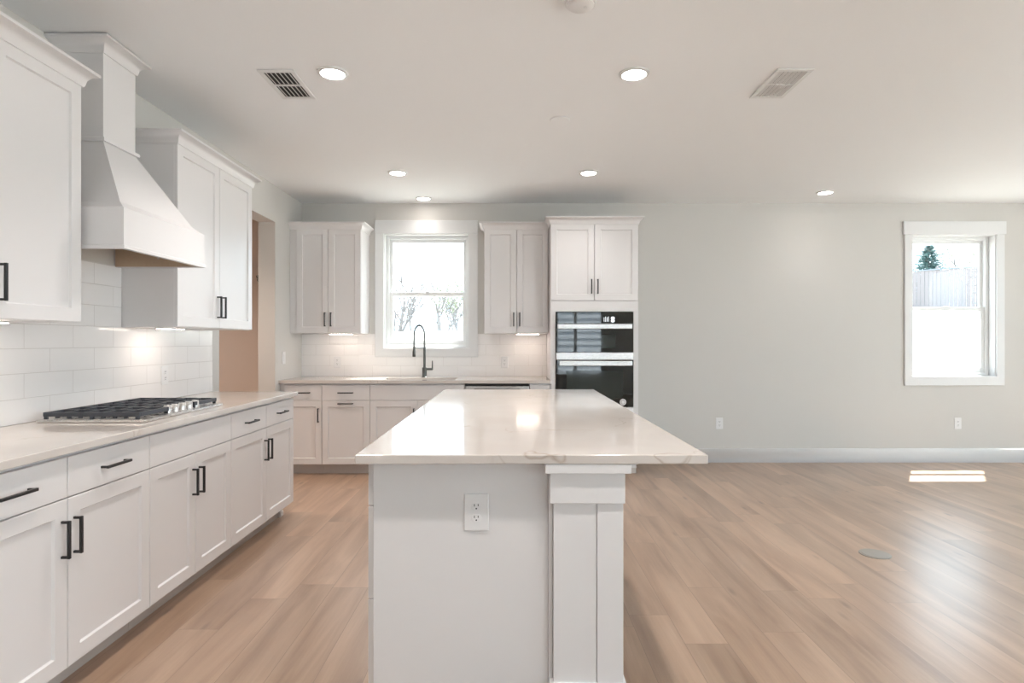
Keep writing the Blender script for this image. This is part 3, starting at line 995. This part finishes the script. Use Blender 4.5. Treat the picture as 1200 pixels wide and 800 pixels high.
# ------------------------------------------------------------------ range hood
HY_0, HY_1 = 2.612, 3.305
HC = (HY_0 + HY_1) / 2
t = thing('range_hood', 'white tapered wooden range hood with a chimney above the cooktop', 'range hood', (XL, HC, 1.69))
T = Matrix.Translation((-XL, -HC, -1.69))
HZ0, HZ1 = 1.693, 1.877
HXF = -1.715
b = MB(T)
s = .018
b.box(HXF - s, HXF, HY_0, HY_1, HZ0, HZ1); b.box(XL + .001, HXF - s, HY_0, HY_0 + s, HZ0, HZ1)
b.box(XL + .001, HXF - s, HY_1 - s, HY_1, HZ0, HZ1)
b.build('apron_box', M['cab'], t)
b = MB(T)
b.sweep([(XL + .001, HY_0), (HXF, HY_0), (HXF, HY_1), (XL + .001, HY_1)], [(0, HZ0), (.006, HZ0), (.006, HZ0 + .014), (0, HZ0 + .018)])
b.build('bottom_trim', M['cab'], t)
b = MB(T)  # brown panels lining the underside of the hood
b.box(XL + .001, HXF - s - .001, HY_0 + s + .001, HY_1 - s - .001, HZ0 + .10, HZ0 + .112)
b.box(HXF - s - .007, HXF - s - .0005, HY_0 + s + .0005, HY_1 - s - .0005, HZ0 + .004, HZ0 + .10)
b.box(XL + .010, HXF - s - .007, HY_0 + s + .0005, HY_0 + s + .0065, HZ0 + .004, HZ0 + .10)
b.box(XL + .010, HXF - s - .007, HY_1 - s - .0065, HY_1 - s - .0005, HZ0 + .004, HZ0 + .10)
tag(b.build('brown_liner', M['inner'], t), 'brown inside of the hood')
b = MB(T); b.cyl((-1.96, HY_1 - s - .0065, HZ0 + .05), .006, -.004, 'Y', 12); b.build('screw', M['steel'], t)
# tapered body: small flare at the foot
CY0, CY1, CXF = 2.842, 3.085, -1.965
b = MB(T)
def rr(xf, y0, y1, z): return [(XL + .001, y0, z), (xf, y0, z), (xf, y1, z), (XL + .001, y1, z)]
b.loft([rr(HXF, HY_0, HY_1, HZ1), rr(HXF - .012, HY_0 + .012, HY_1 - .014, HZ1 + .006), rr(-1.758, 2.652, 3.252, 1.910), rr(CXF, CY0, CY1, 2.25)])
b.build('tapered_body', M['cab'], t)
b = MB(T); b.box(XL + .001, CXF, CY0, CY1, 2.25, 2.738); b.build('chimney', M['cab'], t)
pth = [(XL + .001, CY0), (CXF, CY0), (CXF, CY1), (XL + .001, CY1)]
b = MB(T); b.sweep(pth, [(0, 2.247), (.014, 2.247), (.016, 2.255), (.014, 2.263), (.004, 2.268), (0, 2.268)]); b.build('chimney_bead', M['cab'], t)
b = MB(T); b.sweep(pth, [(0, 2.672), (.006, 2.672), (.010, 2.682), (.014, 2.70), (.026, 2.716), (.046, 2.726), (.054, 2.728), (.054, 2.739), (0, 2.739)])
b.build('crown_moulding', M['cab'], t)

# ------------------------------------------------------------------ gas cooktop
KX0, KX1, KY0, KY1 = -2.160, -1.665, 2.678, 3.415
KZ = CT1
t = thing('gas_cooktop', 'stainless five-burner gas cooktop with black iron grates on the left countertop', 'cooktop', ((KX0 + KX1) / 2, (KY0 + KY1) / 2, KZ))
T = Matrix.Translation((-(KX0 + KX1) / 2, -(KY0 + KY1) / 2, -KZ))
b = MB(T); b.box(KX0, KX1, KY0, KY1, KZ + .0005, KZ + .012, .004, 2)
b.box(KX0 + .02, KX1 - .02, KY0 + .02, KY1 - .02, KZ + .012, KZ + .0135)
b.build('steel_tray', M['steel'], t)
GZ0, GZ1 = KZ + .026, KZ + .046
def grate(y0, y1, xf):
    b = MB(T)
    xb_ = KX0 + .022
    th = .011
    # outer frame
    for y in (y0, y1 - th): b.box(xb_, xf, y, y + th, GZ0, GZ1, .002, 1)
    for x in (xb_, xf - th): b.box(x, x + th, y0 + th, y1 - th, GZ0, GZ1, .002, 1)
    # cross bars
    ym = (y0 + y1) / 2
    b.box(xb_ + th, xf - th, ym - th / 2, ym + th / 2, GZ0, GZ1 - .001)
    n = 5
    for i in range(1, n):
        x = xb_ + (xf - xb_) * i / n
        b.box(x - .005, x + .005, y0 + th, ym - .018 if i % 2 else ym - th / 2, GZ0 + .002, GZ1 - .001)
        b.box(x - .005, x + .005, ym + .018 if i % 2 else ym + th / 2, y1 - th, GZ0 + .002, GZ1 - .001)
    # feet under the frame, making the toothed edge
    m_ = 9
    for i in range(m_):
        x = xb_ + .004 + (xf - xb_ - .024) * i / (m_ - 1)
        for y in (y0 + .001, y1 - th + .001):
            lo = KZ + .0136 if i in (0, 4, 8) else KZ + .018
            b.box(x, x + .016, y, y + .009, lo, GZ0 + .001)
    return b.build('grate', M['iron'], t)
gw = (KY1 - KY0 - .03) / 3
grate(KY0 + .014, KY0 + .014 + gw - .002, KX1 - .030)
grate(KY0 + .015 + gw, KY0 + .015 + 2 * gw - .002, KX1 - .105)
grate(KY0 + .016 + 2 * gw, KY0 + .016 + 3 * gw - .002, KX1 - .030)
for (x, y, r_) in ((-2.04, KY0 + .13, .030), (-1.80, KY0 + .13, .036), (-1.96, (KY0 + KY1) / 2, .046), (-2.04, KY1 - .13, .036), (-1.80, KY1 - .13, .030)):
    b = MB(T); b.lathe((x, y, KZ + .0135), [(r_ * 1.25, 0), (r_ * 1.2, .006), (r_ * .95, .008)], 'Z', 24); o = b.build('burner', M['steel'], t)
    b = MB(T); b.lathe((x, y, KZ + .0216), [(r_, 0), (r_, .006), (r_ * .9, .008)], 'Z', 24); b.build('burner_cap', M['iron'], o)
for i in range(5):
    y = 3.07 + (i - 2) * .064
    b = MB(T); b.lathe((-1.712, y, KZ + .0137), [(.0215, 0), (.0215, .004), (.0195, .006), (.0185, .034), (.0165, .037)], 'Z', 20)
    o = b.build('knob', M['steel'], t)
    b = MB(T); b.box(-1.733, -1.7295, y - .002, y + .002, KZ + .03, KZ + .0515); b.build('pointer', M['dark'], o)

# ------------------------------------------------------------------ ceiling fixtures
def lamp(name, watts, col):
    l = bpy.data.lights.new(name, 'SPOT')
    l.energy = watts; l.color = col
    l.spot_size = R(126); l.spot_blend = 0.9; l.shadow_soft_size = 0.05
    return l
LAMPS = {'lens': lamp('lamp', CAN_W, (1.0, 0.95, 0.91)), 'lens_half': lamp('lamp_half', CAN_W * .33, (1.0, 0.95, 0.91)),
         'lens_dim': lamp('lamp_dimmed', CAN_W * .09, (1.0, 0.93, 0.9)), 'lens_warm': lamp('lamp_warm', CAN_W * 1.8, (1.0, 0.82, 0.68))}
def can(loc, label, lens='lens'):
    t = thing('ceiling_light', label, 'ceiling light', loc, 0, 'round recessed ceiling lights')
    b = MB(); b.lathe((0, 0, 0), [(.083, -.0005), (.082, -.006), (.066, -.011), (.064, -.008), (.064, -.0005)], 'Z', 36, cap=False)
    b.build('trim_ring', M['trim'], t)
    b = MB(); b.lathe((0, 0, 0), [(.0635, -.003), (.0635, -.008), (.052, -.0105), (.0, -.0115)][:3], 'Z', 36)
    b.build('diffuser', M[lens], t)
    lo = bpy.data.objects.new('lamp', LAMPS[lens]); COL.objects.link(lo); lo.parent = t; lo.location = (0, 0, -.03)
    return t
c0 = can((-.968, 3.21, H), 'lit round ceiling light beside the dark vent, near left')
copy_thing(c0, (.677, 3.22, H), 'lit round ceiling light near the middle top of the photo')
can((-.977, 5.105, H), 'lit round ceiling light above the aisle in front of the sink', 'lens_half')
can((.680, 5.105, H), 'lit round ceiling light in front of the oven cabinet', 'lens_half')
copy_thing(c0, (-.968, 1.30, H), 'unseen round ceiling light added as fill above the near end of the left run')  # this and the next are out of view, added as fill light
copy_thing(c0, (.677, 1.30, H), 'unseen round ceiling light added as fill above the near end of the island')
can((-.886, 6.02, H), 'lit round ceiling light right above the sink window', 'lens_dim')
can((3.09, 5.78, H), 'lit round ceiling light near the bare right part of the back wall', 'lens_dim')
can((-2.95, 4.6, H), 'lit round ceiling light inside the hallway', 'lens_warm')

def vent(loc, label, tilt):
    t = thing('ceiling_vent', label, 'vent', loc, 0, 'rectangular ceiling vents')
    hx, hy = .100, .188
    b = MB()
    b.box(-hx, hx, -hy, -hy + .028, -.008, -.0005, .002, 1); b.box(-hx, hx, hy - .028, hy, -.008, -.0005, .002, 1)
    b.box(-hx, -hx + .026, -hy + .028, hy - .028, -.008, -.0005, .002, 1); b.box(hx - .026, hx, -hy + .028, hy - .028, -.008, -.0005, .002, 1)
    b.box(-hx + .026, hx - .026, -.007, .007, -.0075, -.0008)
    fr = b.build('frame', M['trim'], t)
    b = MB(); b.box(-hx + .02, hx - .02, -hy + .02, hy - .02, -.0014, -.0004); b.build('dark_duct', M['dark'], t)
    for (ya, yb) in ((-hy + .029, -.0075), (.0075, hy - .029)):
        for i in range(6):
            x = -hx + .026 + (2 * hx - .052) * (i + .5) / 6
            b = MB(); 
            dx = .0045 * tilt
            b.loft([[(x - .0013 - dx, ya, -.0078), (x + .0013 - dx, ya, -.0078), (x + .0013 + dx, ya, -.0018), (x - .0013 + dx, ya, -.0018)],
                    [(x - .0013 - dx, yb, -.0078), (x + .0013 - dx, yb, -.0078), (x + .0013 + dx, yb, -.0018), (x - .0013 + dx, yb, -.0018)]])
            b.build('louvre', M['trim'], t, smooth=False)
    return t
vent((-1.268, 3.358, H), 'white ceiling vent with dark slots at the left, next to the hood', -1.0)
vent((1.533, 3.345, H), 'white ceiling vent with pale closed-looking slats at the right', -1.6)

t = thing('smoke_detector', 'round white smoke detector at the top edge of the photo', 'smoke detector', (.303, 2.535, H))
b = MB(); b.lathe((0, 0, 0), [(.068, -.0005), (.068, -.012), (.064, -.016)], 'Z', 36); b.build('base', M['plastic'], t)
b = MB(); b.lathe((0, 0, 0), [(.058, -.0165), (.057, -.022), (.050, -.027), (.020, -.028)], 'Z', 36); b.build('cover', M['plastic'], t)
b = MB(); b.lathe((0.02, 0.0, 0), [(.009, -.0276), (.008, -.0295)], 'Z', 16); b.build('test_button', M['trim'], t)
t = tag(MB().lathe((0, 0, 0), [(.066, -.0005), (.066, -.004), (.060, -.007)], 'Z', 36).build('blank_cover_plate', M['ceil']), 'flat blank round cover plate on the ceiling above the island', 'cover plate')
t.location = (.327, 3.888, H)

# under-cabinet light bars
def bar_light(loc, rz, label):
    t = thing('under_cabinet_light', label, 'light', loc, rz, 'under-cabinet light bars')
    b = MB(); b.box(-.12, .12, -.022, .022, -.008, -.0005, .002, 1); b.build('housing', M['plastic'], t)
    b = MB(); b.box(-.113, .113, -.018, .018, -.0105, -.0082, .001, 1); b.build('lit_lens', M['bar'], t)
    return t
bar_light((-2.03, 3.52, TZ), R90, 'lit light bar under the wall cabinet right of the hood')
bar_light((-2.03, 2.25, TZ), R90, 'lit light bar under the wall cabinet left of the hood')
bar_light((-1.73, 6.02, TZ), 0, 'lit light bar under the wall cabinet left of the sink window')
bar_light((.18, 6.02, TZ), 0, 'light bar under the wall cabinet beside the ovens')

# ------------------------------------------------------------------ floor box
t = thing('floor_outlet_cover', 'round flush floor outlet cover in the wood floor at the right', 'cover', (2.195, 3.545, 0))
b = MB(); b.lathe((0, 0, 0), [(.086, .0002), (.086, .003), (.082, .005)], 'Z', 40); b.build('ring', M['nickel'], t)
b = MB(); b.lathe((0, 0, 0), [(.074, .0052), (.073, .007)], 'Z', 36); b.build('lid', M['nickel'], t)

# ------------------------------------------------------------------ hallway hook rail
t = thing('coat_hook_rail', 'tan hook rail on the hallway wall seen through the opening', 'hook rail', (-2.88, HY1, 1.86))
b = MB(); b.box(-.50, .50, -.018, 0, .0, .20, .003, 1); b.build('board', M['hall'], t)
for i in range(5):
    x = -.40 + i * .17
    b = MB(); b.tube([(x, -.018, .075), (x, -.045, .07), (x, -.062, .078), (x, -.066, .096)], .0055, 8)
    b.tube([(x, -.018, .06), (x, -.032, .045), (x, -.046, .048), (x, -.05, .06)], .0045, 8)
    b.box(x - .009, x + .009, -.022, -.0175, .035, .105, .003, 1)
    b.build('hook', M['faucet'], t)

# ------------------------------------------------------------------ outside
def gz(x, y):
    f = max(0.0, min(1.0, (y - 9.0) / 17.0))
    top = 1.7 + 1.0 * max(0.0, min(1.0, (x + 4) / 22.0))
    return -.35 + (top + .35) * f * f * (3 - 2 * f)
bm = bmesh.new()
nx, ny = 40, 40
V = {}
for i in range(nx + 1):
    for j in range(ny + 1):
        x = -40 + 110 * i / nx
        y = YB + WT + .02 + 75 * (j / ny) ** 1.4
        V[i, j] = bm.verts.new((x, y, gz(x, y) + (random.uniform(-.08, .08) if j > 2 else 0)))
for i in range(nx):
    for j in range(ny):
        bm.faces.new((V[i, j], V[i + 1, j], V[i + 1, j + 1], V[i, j + 1]))
b = MB(); b.bm.free(); b.bm = bm
struct(b.build('ground', M['ground']), 'sunlit bare slope behind the house', 'ground')
b = MB(); b.box(-40, 70, -40, YR - WT - .02, -.5, -.3)  # unseen pale ground, added to bounce light up to the ceiling
b.box(XR + WT + .02, 70, YR - WT - .02, YB + WT + .02, -.5, -.3)
struct(b.build('ground_bounce', M['bounce'], smooth=False), 'unseen pale yard added to bounce light indoors, beside and behind the camera', 'ground')

# fence on top of the slope
fa, fb = Vector((15.5, 29.5)), Vector((25.0, 20.5))
L_ = (fb - fa).length
d = (fb - fa) / L_
t = thing('board_fence', 'pale board fence on top of the slope outside the right window', 'fence', (fa.x, fa.y, 0), math.atan2(d.y, d.x))
b = MB()
k = int(L_ / .15)
for i in range(k):
    s_ = i * .15
    p = fa + d * s_
    g = gz(p.x, p.y)
    b.box(s_, s_ + .14, 0, .02, g - .1, g + 1.75 + random.uniform(-.01, .01))
b.build('boards', M['fence'], t)
for i in range(int(L_ / 2.4) + 1):
    s_ = i * 2.4
    p = fa + d * s_
    g = gz(p.x, p.y)
    b = MB(); b.box(s_ - .05, s_ + .05, .022, .12, g - .3, g + 1.9); b.build('post', M['fence'], t)
b = MB()
for i in range(k):
    s_ = i * .15
    p = fa + d * s_
    b.box(s_, s_ + .15, -.03, .13, gz(p.x, p.y) + 1.77, gz(p.x, p.y) + 1.81)
b.build('cap_rail', M['fcap'], t)

def bare_tree(name, loc, h, label, seed, spread=.55, stems=1, leaves=False, group=None):
    rnd = random.Random(seed)
    t = thing(name, label, 'tree', loc, 0, group)
    b = MB()
    tips = []
    def grow(p, d, L, r, lvl):
        pts = [p]; q = p.copy(); dd = d.copy()
        for i in range(4):
            dd = (dd + Vector((rnd.uniform(-.16, .16), rnd.uniform(-.16, .16), rnd.uniform(0, .10)))).normalized()
            q = q + dd * L / 4
            pts.append(q.copy())
        b.tube(pts, [r * (1 - .45 * i / 4) for i in range(5)], 6 if lvl < 2 else 4)
        if lvl >= 3:
            tips.append(q); return
        for j in range(3 if lvl else 5):
            i = rnd.choice((2, 3, 4))
            a = rnd.uniform(0, 2 * math.pi)
            v = Vector((math.cos(a), math.sin(a), rnd.uniform(.2, .9)))
            grow(pts[i], (dd * (1 - spread) + v * spread).normalized(), L * rnd.uniform(.55, .75), r * .5, lvl + 1)
    for s in range(stems):
        a = 2 * math.pi * s / max(1, stems) + seed
        lean = .45 if stems > 1 else .05
        grow(Vector((0, 0, -.2)), Vector((math.cos(a) * lean, math.sin(a) * lean, 1)).normalized(), h * .45, h * .016, 0)
    b.build('branches', M['bark'], t)
    if leaves:
        b = MB()
        for p in tips:
            for k in range(7):
                c = p + Vector([rnd.uniform(-.35, .35) for _ in range(3)])
                u = Vector([rnd.uniform(-1, 1) for _ in range(3)]).normalized() * .07
                v = Vector([rnd.uniform(-1, 1) for _ in range(3)]).normalized() * .07
                b.bm.faces.new([b.bm.verts.new(c + x_) for x_ in (-u, v, u, -v)])
        b.build('foliage', M['leaf'], t, smooth=False)
    return t

def conifer(loc, h, label, seed, rad):
    rnd = random.Random(seed)
    t = thing('conifer', label, 'tree', loc)
    b = MB(); b.tube([(0, 0, -.3), (0, 0, h * .5), (0, 0, h * .98)], [h * .02, h * .012, .01], 8); b.build('trunk', M['bark'], t)
    b = MB()
    n = 46
    for i in range(n):
        z = h * (.12 + .86 * i / n)
        rr_ = rad * (1 - i / n) ** .85 * rnd.uniform(.8, 1.12) + .06
        k = max(5, int(11 * (1 - i / n) + 4))
        for j in range(k):
            a = 2 * math.pi * (j + rnd.random() * .6) / k
            L = rr_ * rnd.uniform(.7, 1.1)
            for s_ in range(1, 9):
                f = s_ / 8
                c = Vector((math.cos(a) * L * f, math.sin(a) * L * f, z - .18 * L * f + .22 * L * f * f))
                for q in range(3):
                    w_ = .11 + .15 * (1 - f)
                    u = Vector((math.cos(a + rnd.uniform(-1, 1)), math.sin(a + rnd.uniform(-1, 1)), rnd.uniform(-.4, .3))) * w_
                    v = Vector((rnd.uniform(-.6, .6), rnd.uniform(-.6, .6), rnd.uniform(-.3, .5))) * w_ * .45
                    b.bm.faces.new([b.bm.verts.new(c + x_) for x_ in (-u * .4, v, u, -v)])
    b.build('needles', M['needle'], t, smooth=False)
    return t

conifer((25.6, 36.0, gz(25.6, 36) - .3), 4.9, 'dark green conifer rising behind the fence in the right window', 3, 3.0)
bare_tree('bare_tree', (29.2, 38.0, gz(29, 38)), 5.6, 'sparse tree behind the fence at the right edge of the right window', 11, leaves=True)
spots = [(-6.3, 33, 4.6, 3, 'multi-stemmed bare tree at the left of the sink window view', False),
         (-5.0, 42, 5.2, 1, 'bare tree behind the multi-stemmed one in the sink window view', False),
         (-4.3, 38, 4.2, 2, 'bare tree in the middle of the sink window view', False),
         (-3.3, 35, 3.6, 2, 'leafing tree right of the middle of the sink window view', True),
         (-2.6, 39, 4.4, 1, 'pale leafing tree at the right of the sink window view', True),
         (-5.5, 28, 3.0, 3, 'bushy bare tree low behind the faucet in the sink window view', False),
         (-4.4, 54, 6.4, 2, 'bare tree far back between the two leafing trees in the sink window view', False),
         (-7.8, 46, 5.4, 1, 'tallest bare tree, far back at the left of the sink window view', False)]
for i, (x, y, h_, st_, lab, lv) in enumerate(spots):
    bare_tree('bare_tree', (x, y, gz(x, y) - .3), h_ * 1.15, lab, 20 + i, stems=st_, leaves=lv, spread=.6, group='trees outside the sink window')

# neighbouring house behind the camera, seen only as a reflection in the ovens
t = thing('neighbour_house', 'white lap-sided house reflected in the wall ovens', 'house', (2.6, -11, -.3))
b = MB()
for i in range(21):
    z = .2 + i * .25
    b.loft([[(-5.5, -.02, z), (5.5, -.02, z), (5.5, 0.09, z), (-5.5, .09, z)], [(-5.5, -.02, z + .25), (5.5, -.02, z + .25), (5.5, .012, z + .25), (-5.5, .012, z + .25)]])
b.build('lap_siding', M['siding'], t, smooth=False)
b = MB(); b.box(-5.5, 5.5, -6, -.021, 0, 5.4); b.box(-5.5, 5.5, -.02, .03, 0, .19); b.build('walls', M['siding'], t, smooth=False)
b = MB(); b.loft([[(-5.9, -6.4, 5.4), (5.9, -6.4, 5.4), (5.9, .5, 5.4), (-5.9, .5, 5.4)], [(-5.9, -3.2, 7.6), (5.9, -3.2, 7.6), (5.9, -2.8, 7.6), (-5.9, -2.8, 7.6)]])
b.build('roof', M['shingle'], t, smooth=False)
